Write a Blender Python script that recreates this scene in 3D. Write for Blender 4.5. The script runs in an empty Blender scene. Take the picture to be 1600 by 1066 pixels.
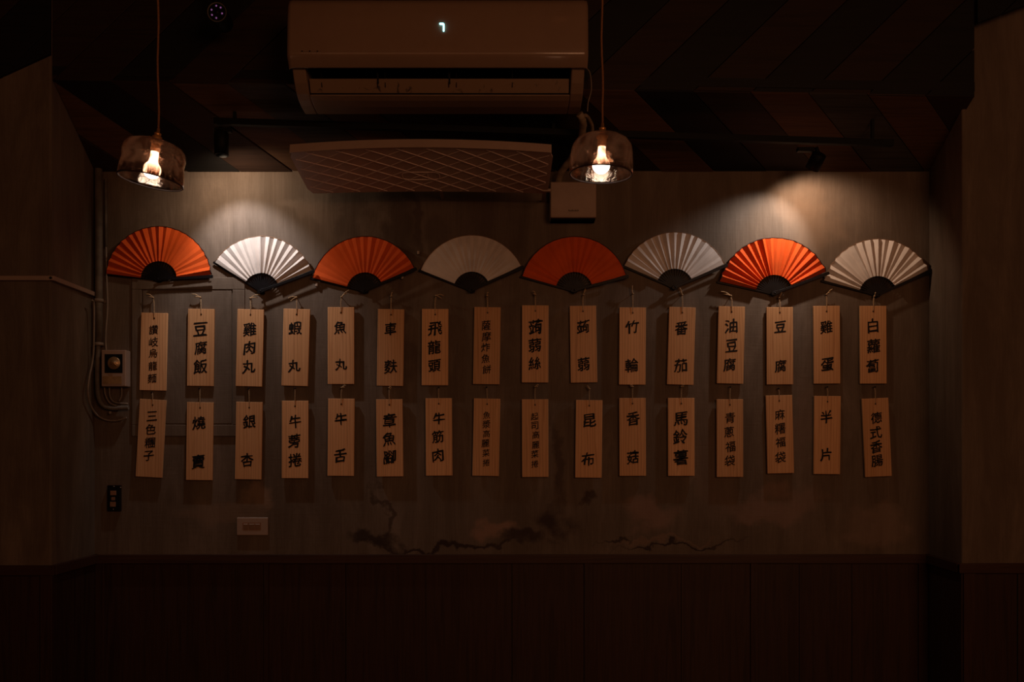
import bpy, math, random
from mathutils import Vector, Matrix, noise
R = math.radians
sc = bpy.context.scene
C = sc.collection
EYE = 1.32; F = 1400.0; VX = 778.0; VY = 705.0
W = 3.373            # distance of the back wall

def P(px, py, Y):
    """world point seen at that place of the 1600x1066 picture, Y metres away"""
    return Vector(((px-VX)*Y/F, Y, EYE+(VY-py)*Y/F))

# ------------------------------------------------------------------ camera, world, lights, exposure
cam = bpy.data.cameras.new('camera'); co = bpy.data.objects.new('camera', cam); C.objects.link(co)
cam.sensor_width = 36; cam.lens = F/1600*36
cam.shift_x = (800-VX)/1600; cam.shift_y = (VY-533)/1600
cam.clip_start = .05
co.location = (0, 0, EYE); co.rotation_euler = (R(90), 0, 0)
sc.camera = co
sc.view_settings.view_transform = 'Standard'; sc.view_settings.look = 'None'
sc.view_settings.exposure = 0; sc.view_settings.gamma = 1
sc.view_settings.use_curve_mapping = False
sc.cycles.use_denoising = True
sc.cycles.max_bounces = 6
sc.cycles.transparent_max_bounces = 12
sc.cycles.caustics_reflective = False; sc.cycles.caustics_refractive = False

world = bpy.data.worlds.new('world'); sc.world = world; world.use_nodes = True
bg = world.node_tree.nodes['Background']; bg.inputs[0].default_value = (1, .42, .2, 1); bg.inputs[1].default_value = .008

def light(name, kind, loc, power, col, **kw):
    l = bpy.data.lights.new(name, kind); l.energy = power; l.color = col
    aim = kw.pop('aim', None)
    for k, v in kw.items(): setattr(l, k, v)
    o = bpy.data.objects.new(name, l); C.objects.link(o); o.location = loc
    if aim is not None:
        o.rotation_euler = (Vector(aim)-Vector(loc)).to_track_quat('-Z', 'Y').to_euler()
    return o
# soft fill for the dining room's unseen lamps, then an added strip
light('room_light', 'AREA', (1.8, -1.3, 2.3), 21, (1, .455, .22), shape='DISK', size=1.7, aim=(.2, W, 1.35))
light('glint_strip_light', 'AREA', (-.4, -1.6, 2.25), 6.5, (1, .45, .2), shape='RECTANGLE', size=5.2, size_y=.022, aim=(-.4, W, 1.6))  # unseen strip added to draw a glint line along the air conditioner's crease
# track spots: light at the mouth of each head
SP1 = P(346, 250, 3.165); SP2 = P(1267, 267, 3.195)
def spot(name, loc, target, power, col, size, blend):
    light(name, 'SPOT', loc, power, col, aim=target, spot_size=R(size), spot_blend=blend, shadow_soft_size=.012)
spot('track_spot_light', SP1, P(390, 445, W), 6.4, (.95, .95, 1), 86, .6)
spot('track_spot_light', SP1, P(385, 345, W), 3.0, (1, .76, .54), 160, .7)
spot('track_spot_light', SP2, P(1180, 400, W), 4.6, (1, .95, .90), 88, .7)
spot('track_spot_light', SP2, P(1268, 375, W), 3.8, (1, .69, .47), 128, .6)

# ------------------------------------------------------------------ mesh helpers
class MB:
    def __init__(s): s.v = []; s.f = []; s.sm = []
    def add(s, vs, fs, smooth=False):
        n = len(s.v); s.v += [Vector(v) for v in vs]
        for f in fs: s.f.append([n+i for i in f]); s.sm.append(smooth)
    def box(s, a, b, M=None):
        x0, y0, z0 = a; x1, y1, z1 = b
        vs = [Vector(p) for p in ((x0,y0,z0),(x1,y0,z0),(x1,y1,z0),(x0,y1,z0),(x0,y0,z1),(x1,y0,z1),(x1,y1,z1),(x0,y1,z1))]
        if M: vs = [M @ v for v in vs]
        s.add(vs, [(0,3,2,1),(4,5,6,7),(0,1,5,4),(1,2,6,5),(2,3,7,6),(3,0,4,7)])
    def prism(s, poly, d):
        """poly: 3D points facing against d; extruded along vector d"""
        n = len(poly); d = Vector(d); poly = [Vector(p) for p in poly]
        s.add(poly+[p+d for p in poly], [tuple(range(n)), tuple(range(2*n-1, n-1, -1))]+[(i, i+n, (i+1) % n+n, (i+1) % n) for i in range(n)])
    def tube(s, pts, r, n=10, cap=True):
        pts = [Vector(p) for p in pts]; rr = r if isinstance(r, (list, tuple)) else [r]*len(pts)
        vs = []; up = None
        for i, p in enumerate(pts):
            t = (pts[min(i+1, len(pts)-1)]-pts[max(i-1, 0)]).normalized()
            if up is None: up = Vector((0,0,1)) if abs(t.z) < .9 else Vector((0,1,0))
            a = t.cross(up).normalized(); b = a.cross(t).normalized(); up = b
            for k in range(n):
                w = 2*math.pi*k/n; vs.append(p+(a*math.cos(w)+b*math.sin(w))*rr[i])
        fs = [(i*n+k, i*n+(k+1) % n, (i+1)*n+(k+1) % n, (i+1)*n+k) for i in range(len(pts)-1) for k in range(n)]
        s.add(vs, fs, True)
        if cap:
            m = len(s.v)-len(vs); s.f.append([m+k for k in range(n)][::-1]); s.sm.append(False)
            s.f.append([m+(len(pts)-1)*n+k for k in range(n)]); s.sm.append(False)
    def lathe(s, prof, n=32, M=None, closed=False):
        vs = []
        for r, z in prof:
            for k in range(n):
                w = 2*math.pi*k/n; v = Vector((r*math.cos(w), r*math.sin(w), z)); vs.append(M @ v if M else v)
        m = len(prof); rng = range(m if closed else m-1)
        fs = [(i*n+k, i*n+(k+1) % n, ((i+1) % m)*n+(k+1) % n, ((i+1) % m)*n+k) for i in rng for k in range(n)]
        s.add(vs, fs, True)
    def build(s, name, mat, parent=None, bevel=0, fix=True, seg=2):
        me = bpy.data.meshes.new(name); me.from_pydata([tuple(v) for v in s.v], [], s.f)
        for p, f in zip(me.polygons, s.sm): p.use_smooth = f
        me.materials.append(mat); me.validate()
        if fix:
            import bmesh
            b = bmesh.new(); b.from_mesh(me); bmesh.ops.recalc_face_normals(b, faces=b.faces); b.to_mesh(me); b.free()
        o = bpy.data.objects.new(name, me); C.objects.link(o)
        if parent is not None:
            o.parent = parent
            # vertices are given in world space; parents are unrotated so subtract their place
            w = Vector(parent.location) if parent.parent is None else Vector(parent.location)+Vector(parent.parent.location)
            if not s.__dict__.get('local'): me.transform(Matrix.Translation(-w))
        if bevel:
            m = o.modifiers.new('bevel', 'BEVEL'); m.width = bevel; m.segments = seg; m.limit_method = 'ANGLE'; m.angle_limit = R(35)
        return o
def smooth_path(pts, k=6):
    pts = [Vector(p) for p in pts]; out = []
    for i in range(len(pts)-1):
        p0 = pts[max(i-1,0)]; p1 = pts[i]; p2 = pts[i+1]; p3 = pts[min(i+2, len(pts)-1)]
        for j in range(k):
            t = j/k
            out.append(.5*((2*p1)+(p2-p0)*t+(2*p0-5*p1+4*p2-p3)*t*t+(3*p1-p0-3*p2+p3)*t**3))
    return out+[pts[-1]]
def tag(o, label=None, cat=None, group=None, kind=None):
    if label: o['label'] = label
    if cat: o['category'] = cat
    if group: o['group'] = group
    if kind: o['kind'] = kind
    return o
def thing(name, loc, label, cat, group=None):
    o = bpy.data.objects.new(name, None); C.objects.link(o); o.location = loc; o.empty_display_size = .05
    return tag(o, label, cat, group)

# ------------------------------------------------------------------ materials
class N:
    def __init__(s, name):
        s.m = bpy.data.materials.new(name); s.m.use_nodes = True; s.t = s.m.node_tree
        s.b = s.t.nodes['Principled BSDF']; s.out = s.t.nodes['Material Output']
    def n(s, kind, **kw):
        x = s.t.nodes.new(kind)
        for k, v in kw.items(): setattr(x, k, v)
        return x
    def set(s, node, inp, val):
        if hasattr(val, 'links') or isinstance(val, bpy.types.NodeSocket): s.t.links.new(val, node.inputs[inp])
        else: node.inputs[inp].default_value = val
    def math(s, op, a, b=0.0, c=None, clamp=False):
        x = s.n('ShaderNodeMath', operation=op, use_clamp=clamp); s.set(x, 0, a); s.set(x, 1, b)
        if c is not None: s.set(x, 2, c)
        return x.outputs[0]
    def mix(s, f, a, b, mode='MIX'):
        x = s.n('ShaderNodeMix', data_type='RGBA', blend_type=mode); s.set(x, 0, f)
        s.set(x, 6, a if not isinstance(a, tuple) else a+(1,)); s.set(x, 7, b if not isinstance(b, tuple) else b+(1,))
        return x.outputs[2]
    def coords(s, scale=(1,1,1), src='Object', rot=(0,0,0)):
        tc = s.n('ShaderNodeTexCoord'); mp = s.n('ShaderNodeMapping'); s.t.links.new(tc.outputs[src], mp.inputs[0])
        mp.inputs['Scale'].default_value = scale; mp.inputs['Rotation'].default_value = rot
        return mp.outputs[0]
    def noise(s, vec, scale=5, detail=4, rough=.55, dist=0):
        x = s.n('ShaderNodeTexNoise'); s.set(x, 'Vector', vec); x.inputs['Scale'].default_value = scale
        x.inputs['Detail'].default_value = detail; x.inputs['Roughness'].default_value = rough; x.inputs['Distortion'].default_value = dist
        return x.outputs[0]
    def ramp(s, f, stops):
        x = s.n('ShaderNodeValToRGB'); s.set(x, 0, f); e = x.color_ramp.elements
        while len(e) < len(stops): e.new(.5)
        for q, (p, c) in zip(e, stops): q.position = p; q.color = tuple(c)+(1,) if not isinstance(c, (int, float)) else (c, c, c, 1)
        return x.outputs[0]
    def bump(s, h, strength=.3, dist=.002):
        x = s.n('ShaderNodeBump'); x.inputs['Strength'].default_value = strength; x.inputs['Distance'].default_value = dist; s.set(x, 'Height', h)
        s.t.links.new(x.outputs[0], s.b.inputs['Normal'])
    def fin(s, col=None, rough=.6, metal=0, spec=.5):
        if col is not None: s.set(s.b, 'Base Color', col if not isinstance(col, tuple) else col+(1,))
        s.set(s.b, 'Roughness', rough); s.set(s.b, 'Metallic', metal); s.b.inputs['Specular IOR Level'].default_value = spec
        return s.m

def plain(name, col, rough=.5, metal=0, spec=.5, var=.15, scale=30):
    m = N(name); v = m.coords(); f = m.noise(v, scale, 3)
    a = tuple(c*(1-var) for c in col); b = tuple(min(1, c*(1+var)) for c in col)
    return m.fin(m.ramp(f, [(.3, a), (.7, b)]), rough, metal, spec)

def plaster(name, stains=False):
    m = N(name)
    tc = m.n('ShaderNodeTexCoord'); pos = tc.outputs['Object']
    big = m.noise(pos, 1.6, 5, .6, .4); mid = m.noise(pos, 7, 5, .6, .6)
    mp = m.n('ShaderNodeMapping'); m.t.links.new(pos, mp.inputs[0]); mp.inputs['Scale'].default_value = (60, 60, 2.5)
    br = m.noise(mp.outputs[0], 3, 4, .7)
    mp2 = m.n('ShaderNodeMapping'); m.t.links.new(pos, mp2.inputs[0]); mp2.inputs['Scale'].default_value = (3, 3, 60)
    br2 = m.noise(mp2.outputs[0], 3, 3, .6)
    col = m.ramp(big, [(.28, (.130, .090, .062)), (.5, (.172, .124, .092)), (.72, (.205, .150, .113))])
    col = m.mix(m.math('MULTIPLY', mid, .5), col, m.ramp(mid, [(.3, (.105, .066, .042)), (.7, (.235, .172, .130))]))
    col = m.mix(.25, col, m.ramp(br, [(.3, (.10,.07,.05)), (.7, (.23,.17,.13))]), 'MIX')
    mp3 = m.n('ShaderNodeMapping'); m.t.links.new(pos, mp3.inputs[0]); mp3.inputs['Scale'].default_value = (7, 7, 1.3)
    sk = m.noise(mp3.outputs[0], 1.3, 6, .68, .9)
    col = m.mix(m.ramp(sk, [(.40, 0), (.62, .55)]), col, (.085, .056, .036))
    col = m.mix(m.ramp(sk, [(.28, .5), (.40, 0)]), col, (.26, .185, .135))
    if stains:
        sep = m.n('ShaderNodeSeparateXYZ')
        # ragged edges: shift the look-up place with noise
        nz = m.n('ShaderNodeTexNoise'); m.t.links.new(pos, nz.inputs['Vector']); nz.inputs['Scale'].default_value = 9; nz.inputs['Detail'].default_value = 6
        sub = m.n('ShaderNodeVectorMath', operation='SUBTRACT'); m.t.links.new(nz.outputs['Color'], sub.inputs[0]); sub.inputs[1].default_value = (.5, .5, .5)
        scl = m.n('ShaderNodeVectorMath', operation='SCALE'); m.t.links.new(sub.outputs[0], scl.inputs[0]); scl.inputs['Scale'].default_value = .26
        ad = m.n('ShaderNodeVectorMath', operation='ADD'); m.t.links.new(scl.outputs[0], ad.inputs[0]); m.t.links.new(pos, ad.inputs[1])
        m.t.links.new(ad.outputs[0], sep.inputs[0])
        def blob(px, py, rx, ry, soft=.5):
            c = P(px, py, W); k = W/F
            dx = m.math('MULTIPLY', m.math('SUBTRACT', sep.outputs[0], c.x), 1/(rx*k))
            dz = m.math('MULTIPLY', m.math('SUBTRACT', sep.outputs[2], c.z), 1/(ry*k))
            d = m.math('SQRT', m.math('ADD', m.math('MULTIPLY', dx, dx), m.math('MULTIPLY', dz, dz)))
            mr = m.n('ShaderNodeMapRange', interpolation_type='SMOOTHSTEP'); m.set(mr, 0, d)
            mr.inputs[1].default_value = 1+soft; mr.inputs[2].default_value = 1-soft; mr.inputs[3].default_value = 0; mr.inputs[4].default_value = 1
            return mr.outputs[0]
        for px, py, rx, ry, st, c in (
            (545, 330, 22, 55, .45, (.05,.035,.024)), (612, 350, 26, 75, .6, (.045,.03,.02)), (650, 335, 12, 55, .6, (.035,.022,.016)),
            (690, 372, 14, 26, .35, (.05,.035,.025)), (700, 330, 90, 60, .3, (.08,.055,.038)), (620, 520, 20, 120, .35, (.06,.04,.028)),
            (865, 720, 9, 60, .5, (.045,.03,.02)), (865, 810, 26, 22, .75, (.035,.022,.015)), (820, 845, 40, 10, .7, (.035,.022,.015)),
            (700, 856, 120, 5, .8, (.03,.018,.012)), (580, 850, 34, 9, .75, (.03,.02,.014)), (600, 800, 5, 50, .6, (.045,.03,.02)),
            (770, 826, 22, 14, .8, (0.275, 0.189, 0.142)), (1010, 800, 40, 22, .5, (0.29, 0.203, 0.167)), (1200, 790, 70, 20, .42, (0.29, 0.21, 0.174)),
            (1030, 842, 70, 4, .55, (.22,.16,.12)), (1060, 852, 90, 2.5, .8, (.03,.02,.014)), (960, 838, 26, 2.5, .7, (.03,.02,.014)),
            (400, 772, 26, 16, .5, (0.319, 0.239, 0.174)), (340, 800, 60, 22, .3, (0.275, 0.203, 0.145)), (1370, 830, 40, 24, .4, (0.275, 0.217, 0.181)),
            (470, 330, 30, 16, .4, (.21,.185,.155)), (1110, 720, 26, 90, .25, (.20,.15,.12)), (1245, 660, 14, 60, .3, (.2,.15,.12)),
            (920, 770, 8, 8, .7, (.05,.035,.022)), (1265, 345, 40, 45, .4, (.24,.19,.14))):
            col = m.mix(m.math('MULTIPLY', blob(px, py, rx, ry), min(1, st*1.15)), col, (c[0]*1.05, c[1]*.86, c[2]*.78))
    h = m.math('ADD', m.math('MULTIPLY', br, .5), m.math('ADD', m.math('MULTIPLY', mid, .9), m.math('MULTIPLY', br2, .25)))
    m.bump(h, .4, .004)
    return m.fin(col, m.ramp(mid, [(.3, .62), (.7, .8)]), 0, .25)

def wood(name, c1, c2, axis='z', scale=1, rough=.6, spec=.3, fine=1.0):
    m = N(name)
    s = {'z': (40, 40, 1.6), 'x': (1.6, 40, 40)}[axis]
    tc = m.n('ShaderNodeTexCoord'); oi = m.n('ShaderNodeObjectInfo')
    off = m.n('ShaderNodeVectorMath', operation='SCALE'); off.inputs[0].default_value = (7.3, 3.1, 5.7); m.t.links.new(oi.outputs['Random'], off.inputs['Scale'])
    ad = m.n('ShaderNodeVectorMath', operation='ADD'); m.t.links.new(tc.outputs['Object'], ad.inputs[0]); m.t.links.new(off.outputs[0], ad.inputs[1])
    mp = m.n('ShaderNodeMapping'); m.t.links.new(ad.outputs[0], mp.inputs[0]); mp.inputs['Scale'].default_value = tuple(q*scale for q in s)
    g = m.noise(mp.outputs[0], 1.5, 5, .6, .8); g2 = m.noise(mp.outputs[0], 6*fine, 3, .6)
    col = m.ramp(g, [(.34, c2), (.5, c1), (.66, c2)])
    col = m.mix(.35, col, m.ramp(g2, [(.35, c2), (.6, c1)]))
    hsv = m.n('ShaderNodeHueSaturation'); m.set(hsv, 'Color', col)
    m.set(hsv, 'Value', m.math('ADD', m.math('MULTIPLY', oi.outputs['Random'], .22), .89))
    m.bump(g2, .12, .001)
    return m.fin(hsv.outputs[0], rough, 0, spec)

def plaque_wood(name):
    """pale straight-grained softwood: fine dark growth lines running up the board"""
    m = N(name)
    tc = m.n('ShaderNodeTexCoord'); oi = m.n('ShaderNodeObjectInfo')
    off = m.n('ShaderNodeVectorMath', operation='SCALE'); off.inputs[0].default_value = (17.3, 3.1, 9.7); m.t.links.new(oi.outputs['Random'], off.inputs['Scale'])
    ad = m.n('ShaderNodeVectorMath', operation='ADD'); m.t.links.new(tc.outputs['Object'], ad.inputs[0]); m.t.links.new(off.outputs[0], ad.inputs[1])
    mp = m.n('ShaderNodeMapping'); m.t.links.new(ad.outputs[0], mp.inputs[0]); mp.inputs['Scale'].default_value = (1, .2, .045)
    wv = m.n('ShaderNodeTexWave', wave_type='BANDS', bands_direction='X', wave_profile='SAW'); m.t.links.new(mp.outputs[0], wv.inputs['Vector'])
    wv.inputs['Scale'].default_value = 30; wv.inputs['Distortion'].default_value = 9; wv.inputs['Detail'].default_value = 3; wv.inputs['Detail Scale'].default_value = 1.4
    g = m.noise(mp.outputs[0], 260, 2, .5)
    b = m.noise(mp.outputs[0], 14, 3, .5)
    col = m.ramp(wv.outputs[0], [(.0, (.72,.39,.19)), (.62, (.63,.32,.15)), (.88, (.38,.165,.07)), (1.0, (.56,.28,.13))])
    col = m.mix(.30, col, m.ramp(g, [(.3, (.46,.21,.09)), (.7, (.76,.44,.22))]))
    col = m.mix(.35, col, m.ramp(b, [(.3, (.54,.26,.10)), (.7, (.74,.42,.21))]))
    hsv = m.n('ShaderNodeHueSaturation'); m.set(hsv, 'Color', col)
    m.set(hsv, 'Value', m.math('ADD', m.math('MULTIPLY', oi.outputs['Random'], .26), .98))
    return m.fin(hsv.outputs[0], .7, 0, .2)

def paper(name, c):
    m = N(name); v = m.coords((1, 1, 1)); f = m.noise(v, 14, 4)
    a = tuple(q*.82 for q in c)
    return m.fin(m.ramp(f, [(.3, a), (.65, c)]), .75, 0, .15)

def emit(name, c, s):
    m = N(name); m.b.inputs['Emission Color'].default_value = c+(1,); m.b.inputs['Emission Strength'].default_value = s
    return m.fin(c, .3)

def smoked_glass(name):
    m = N(name); v = m.coords((1, 1, 1)); t = m.t
    tr = m.n('ShaderNodeBsdfTransparent'); gl = m.n('ShaderNodeBsdfGlossy'); gl.inputs['Roughness'].default_value = .07
    gl.inputs['Color'].default_value = (1, .86, .74, 1)
    vs = m.coords((90, 90, 9)); st = m.noise(vs, 1, 4, .7, .6)      # drips of the metallic tint
    cl = m.noise(v, 26, 4, .6, 1.2)
    sep = m.n('ShaderNodeSeparateXYZ'); t.links.new(v, sep.inputs[0])
    low = m.n('ShaderNodeMapRange'); m.set(low, 0, sep.outputs[2]); low.inputs[1].default_value = -.085; low.inputs[2].default_value = -.112; low.inputs[3].default_value = 0; low.inputs[4].default_value = 1
    k = m.math('MULTIPLY', low.outputs[0], m.ramp(st, [(.36, 0), (.5, 1)]))
    k = m.math('MAXIMUM', k, m.math('MULTIPLY', m.ramp(cl, [(.5, 0), (.72, 1)]), .45), clamp=True)
    colr = m.mix(k, (.72, .55, .45), (.10, .04, .018)); m.set(tr, 'Color', colr)
    lw = m.n('ShaderNodeLayerWeight'); lw.inputs[0].default_value = .35
    bp = m.n('ShaderNodeBump'); bp.inputs['Strength'].default_value = .5; bp.inputs['Distance'].default_value = .004; m.set(bp, 'Height', cl)
    t.links.new(bp.outputs[0], gl.inputs['Normal'])
    fac = m.math('ADD', m.math('MULTIPLY', lw.outputs['Facing'], .45), m.math('ADD', .07, m.math('MULTIPLY', k, .12)), clamp=True)
    mx = m.n('ShaderNodeMixShader'); m.set(mx, 0, fac); t.links.new(tr.outputs[0], mx.inputs[1]); t.links.new(gl.outputs[0], mx.inputs[2])
    df = m.n('ShaderNodeBsdfTranslucent'); m.set(df, 0, (.75, .42, .26, 1)); d2 = m.n('ShaderNodeBsdfDiffuse'); m.set(d2, 0, (.6, .34, .2, 1))
    ml = m.n('ShaderNodeMixShader'); m.set(ml, 0, .35); t.links.new(df.outputs[0], ml.inputs[1]); t.links.new(d2.outputs[0], ml.inputs[2])
    hz_ = m.math('ADD', .012, m.math('MULTIPLY', m.ramp(cl, [(.42, 0), (.75, 1)]), .10))
    mz = m.n('ShaderNodeMixShader'); m.set(mz, 0, hz_); t.links.new(mx.outputs[0], mz.inputs[1]); t.links.new(ml.outputs[0], mz.inputs[2])
    t.links.new(mz.outputs[0], m.out.inputs[0]); t.nodes.remove(m.b)
    return m.m

def dirty_plastic(name, col, dirt):
    m = N(name); v = m.coords(); a = m.noise(v, 22, 5, .7, 1.5)
    return m.fin(m.mix(m.math('MULTIPLY', m.ramp(a, [(.60, 0), (.66, 1)]), dirt), col, (.05, .035, .025)), .45, 0, .4)

M_wall = plaster('grey_plaster_stained', True); M_plas = plaster('grey_plaster')
M_wains = wood('dark_red_wood', (.052, .022, .012), (.026, .0105, .006), 'z', .6, .5, .3)
M_rail = wood('dark_red_wood_rail', (.060, .024, .012), (.034, .014, .008), 'x', .6, .5, .3)
PL = [wood('ceiling_board_'+n, a, b, 'x', .8, .6, .22, .7) for n, a, b in (
    ('black', (.012, .010, .009), (.007, .006, .005)), ('umber', (.032, .016, .010), (.018, .009, .006)),
    ('brown', (.105, .052, .027), (.06, .028, .015)), ('grey', (.060, .050, .042), (.030, .025, .021)))]
M_black = plain('black_metal', (.005, .0045, .004), .6, 0, .18)
M_lac = plain('black_lacquer', (.006, .005, .006), .42, 0, .18)
M_orange = paper('orange_paper', (.82, .115, .018)); M_white = paper('cream_paper', (.82, .73, .68))
M_edge_r = plain('dark_edge', (.03, .012, .008), .6); M_edge_w = plain('gilt_edge', (.30, .15, .07), .5)
M_plaq = plaque_wood('pale_plaque_wood')
M_ink = plain('ink', (.008, .006, .006), .6, 0, .2)
M_string = plain('jute_string', (.50, .33, .19), .8, 0, .1, .3, 200)
M_ac = plain('glossy_white_plastic', (.30, .185, .125), .2, 0, .55, .03); M_ac2 = plain('matt_white_plastic', (.28, .175, .115), .5, 0, .3, .05)
M_flap = dirty_plastic('dusty_flap', (.27, .165, .10), .9)
M_plas_w = plain('white_plastic', (.38, .26, .20), .45, 0, .35, .04)
M_defl = plain('ribbed_white_plastic', (.56, .40, .34), .5, 0, .3, .06)
M_line = plain('raised_rib_plastic', (.85, .66, .58), .4, 0, .4, .04)
M_brass = plain('aged_brass', (.75, .36, .12), .35, .6, .5, .25, 60)
M_cord = plain('braided_cord', (.30, .13, .06), .7, 0, .2, .3, 300)
M_glass = smoked_glass('smoked_amber_glass')
M_bulb = emit('glowing_bulb', (1, .84, .70), 11)
M_digit = emit('lit_digit', (.35, .9, 1), 3.2)
M_led = emit('infrared_led', (.55, .2, .6), .35)
M_lamp = emit('spot_lens', (1, .9, .75), .25)
M_pipe = plain('painted_pipe', (.15, .12, .095), .6, 0, .3, .3, 25)
M_cable = plain('grey_cable', (.26, .20, .16), .6, 0, .3, .2, 25)
M_wrap = plain('wrapped_hose', (.30, .22, .15), .7, 0, .2, .3, 40)
M_dial = plain('brass_dial', (.42, .26, .13), .35, .5, .5, .2, 50)
M_mod = plain('terminal_plastic', (.28, .13, .07), .5)
M_hook = plain('clear_hook', (.4, .3, .24), .3)
M_floor = plain('floor_tile', (.04, .03, .025), .4, 0, .4, .3, 6)

# ------------------------------------------------------------------ room shell
XL = P(148, 0, W).x; XR = P(1452, 0, W).x        # returns at the two sides
YL = 3.045; YR = 3.10; ZT = EYE+1.62
m = MB(); m.box((-3.2, -2.5, -.05), (3.2, W, 0)); tag(m.build('floor', M_floor), kind='structure')
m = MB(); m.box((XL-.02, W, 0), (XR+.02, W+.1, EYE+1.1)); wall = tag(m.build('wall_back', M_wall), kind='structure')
m = MB(); m.prism([(-3.2, YL, 0), (XL, YL, 0), (XL, W+.1, 0), (-3.2, W+.1, 0)], (0, 0, ZT)); wl = tag(m.build('wall_left', M_plas, bevel=.006), kind='structure')
xre = P(1503, 0, YR).x
m = MB(); m.prism([(xre, YR, 0), (3.2, YR, 0), (3.2, W+.1, 0), (XR, W+.1, 0), (XR, W, 0)], (0, 0, ZT)); wr = tag(m.build('wall_right', M_plas, bevel=.006), kind='structure')

# wainscot: rails, panels and battens on back wall, returns and pillars
zr1 = P(0, 866, W).z; zr0 = P(0, 880, W).z
m = MB(); m.box((XL, W-.018, zr0), (XR, W, zr1)); m.build('chair_rail', M_rail, wall, .002)
edges = [150, 417, 665, 919, 1177, 1452]
xs = [P(e, 0, W).x for e in edges]; xs[0] = XL; xs[-1] = XR
for a, b in zip(xs[:-1], xs[1:]):
    m = MB(); m.box((a+.0015, W-.006, .05), (b-.0015, W, zr0)); m.build('panel', M_wains, wall, .001)
for e, wd in ((158, 14), (417, 7), (919, 13), (1177, 11), (1440, 14)):
    x = P(e, 0, W).x; h = wd*W/F/2
    m = MB(); m.box((x-h, W-.014, .05), (x+h, W-.006, zr0)); m.build('batten', M_wains, wall, .001)
for x in (541, 800, 1064, 1248, 1330):
    xx = P(x, 0, W).x
    m = MB(); m.box((xx-.0012, W-.0068, .05), (xx+.0012, W-.006, zr0)); m.build('groove_strip', M_lac, wall)
for side, wo in (('l', wl), ('r', wr)):
    if side == 'l':
        q = [(-3.2, YL), (XL, YL), (XL, W)]; off = [(0, -1), (.7, -.7), (1, 0)]
    else:
        q = [(3.2, YR), (xre, YR), (XR, W)]; off = [(0, -1), (-.7, -.7), (-1, 0)]
    def band(z0, z1, t, name, mat, i):
        a = q[i]; b = q[i+1]
        d = (0, -t) if i == 0 else ((t, 0) if side == 'l' else (-t, 0))
        ext = ((t if side == 'l' else -t), 0) if i == 0 else (0, -t if False else 0)
        poly = [(a[0], a[1], z0), (b[0]+ext[0]*0, b[1], z0), (b[0]+d[0]+ext[0], b[1]+d[1], z0), (a[0]+d[0], a[1]+d[1]+(0 if i == 0 else 0), z0)]
        mm = MB(); mm.prism(poly, (0, 0, z1-z0)); mm.build(name, mat, wo, .0015)
    for i in (0, 1):
        band(zr0, zr1, .018, 'chair_rail', M_rail, i)
        band(.05, zr0, .006, 'panel', M_wains, i)
for px, Y, wo, sgn in ((75, YL, wl, -1), (1512, YR, wr, 1)):
    x = P(px, 0, Y).x
    m = MB(); m.box((x-.02, Y-.014, .05), (x+.02, Y-.0055, zr0)); m.build('batten', M_wains, wo, .001)
for px, Y, wo in ((-40, YL, wl), (1588, YR, wr)):
    x = P(px, 0, Y).x
    m = MB(); m.box((x-.0015, Y-.0075, .05), (x+.0015, Y-.006, zr0)); m.build('groove_strip', M_lac, wo)

# ------------------------------------------------------------------ ceiling: a backing shell and single boards in a chevron
zw = P(0, 269, W).z
YC = 3.05
def zc(x):           # crease height along x (it runs a touch down to the right)
    l = P(83, 126, YC); r = P(1447, 150, YC)
    return l.z+(r.z-l.z)*(x-l.x)/(r.x-l.x)
xa, xb = XL, XR
m = MB()
e = .02
for (x0, x1) in ((-3.2, XL), (XL, XR), (XR, 3.2)):
    pass
vs = [(xa, W, zw+e), (xb, W, zw+e), (xb, YC+.001, zc(xb)+e), (xa, YC+.001, zc(xa)+e)]
m.prism(vs, (0, 0.0, .03))
vs = [(-3.2, YC+.02, zc(-3.2)+e), (3.2, YC+.02, zc(3.2)+e), (3.2, YC+.02, ZT), (-3.2, YC+.02, ZT)]
m.prism([(xa, YC+.018, zc(xa)+e), (xb, YC+.018, zc(xb)+e), (xb, YC+.018, ZT), (xa, YC+.018, ZT)], (0, .03, 0))
m.box((-3.2, -2.5, ZT), (3.2, YC+.2, ZT+.05))
ceil = tag(m.build('ceiling', PL[0]), kind='structure')
def clip(poly, nx, ny, c):      # keep nx*x+ny*y <= c
    out = []
    for i in range(len(poly)):
        a = poly[i]; b = poly[(i+1) % len(poly)]
        da = nx*a[0]+ny*a[1]-c; db = nx*b[0]+ny*b[1]-c
        if da <= 0: out.append(a)
        if (da < 0) != (db < 0) and abs(da-db) > 1e-12:
            t = da/(da-db); out.append((a[0]+(b[0]-a[0])*t, a[1]+(b[1]-a[1])*t))
    return out
random.seed(4)
step = .1982; x0 = P(1355, 0, YC).x
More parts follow.
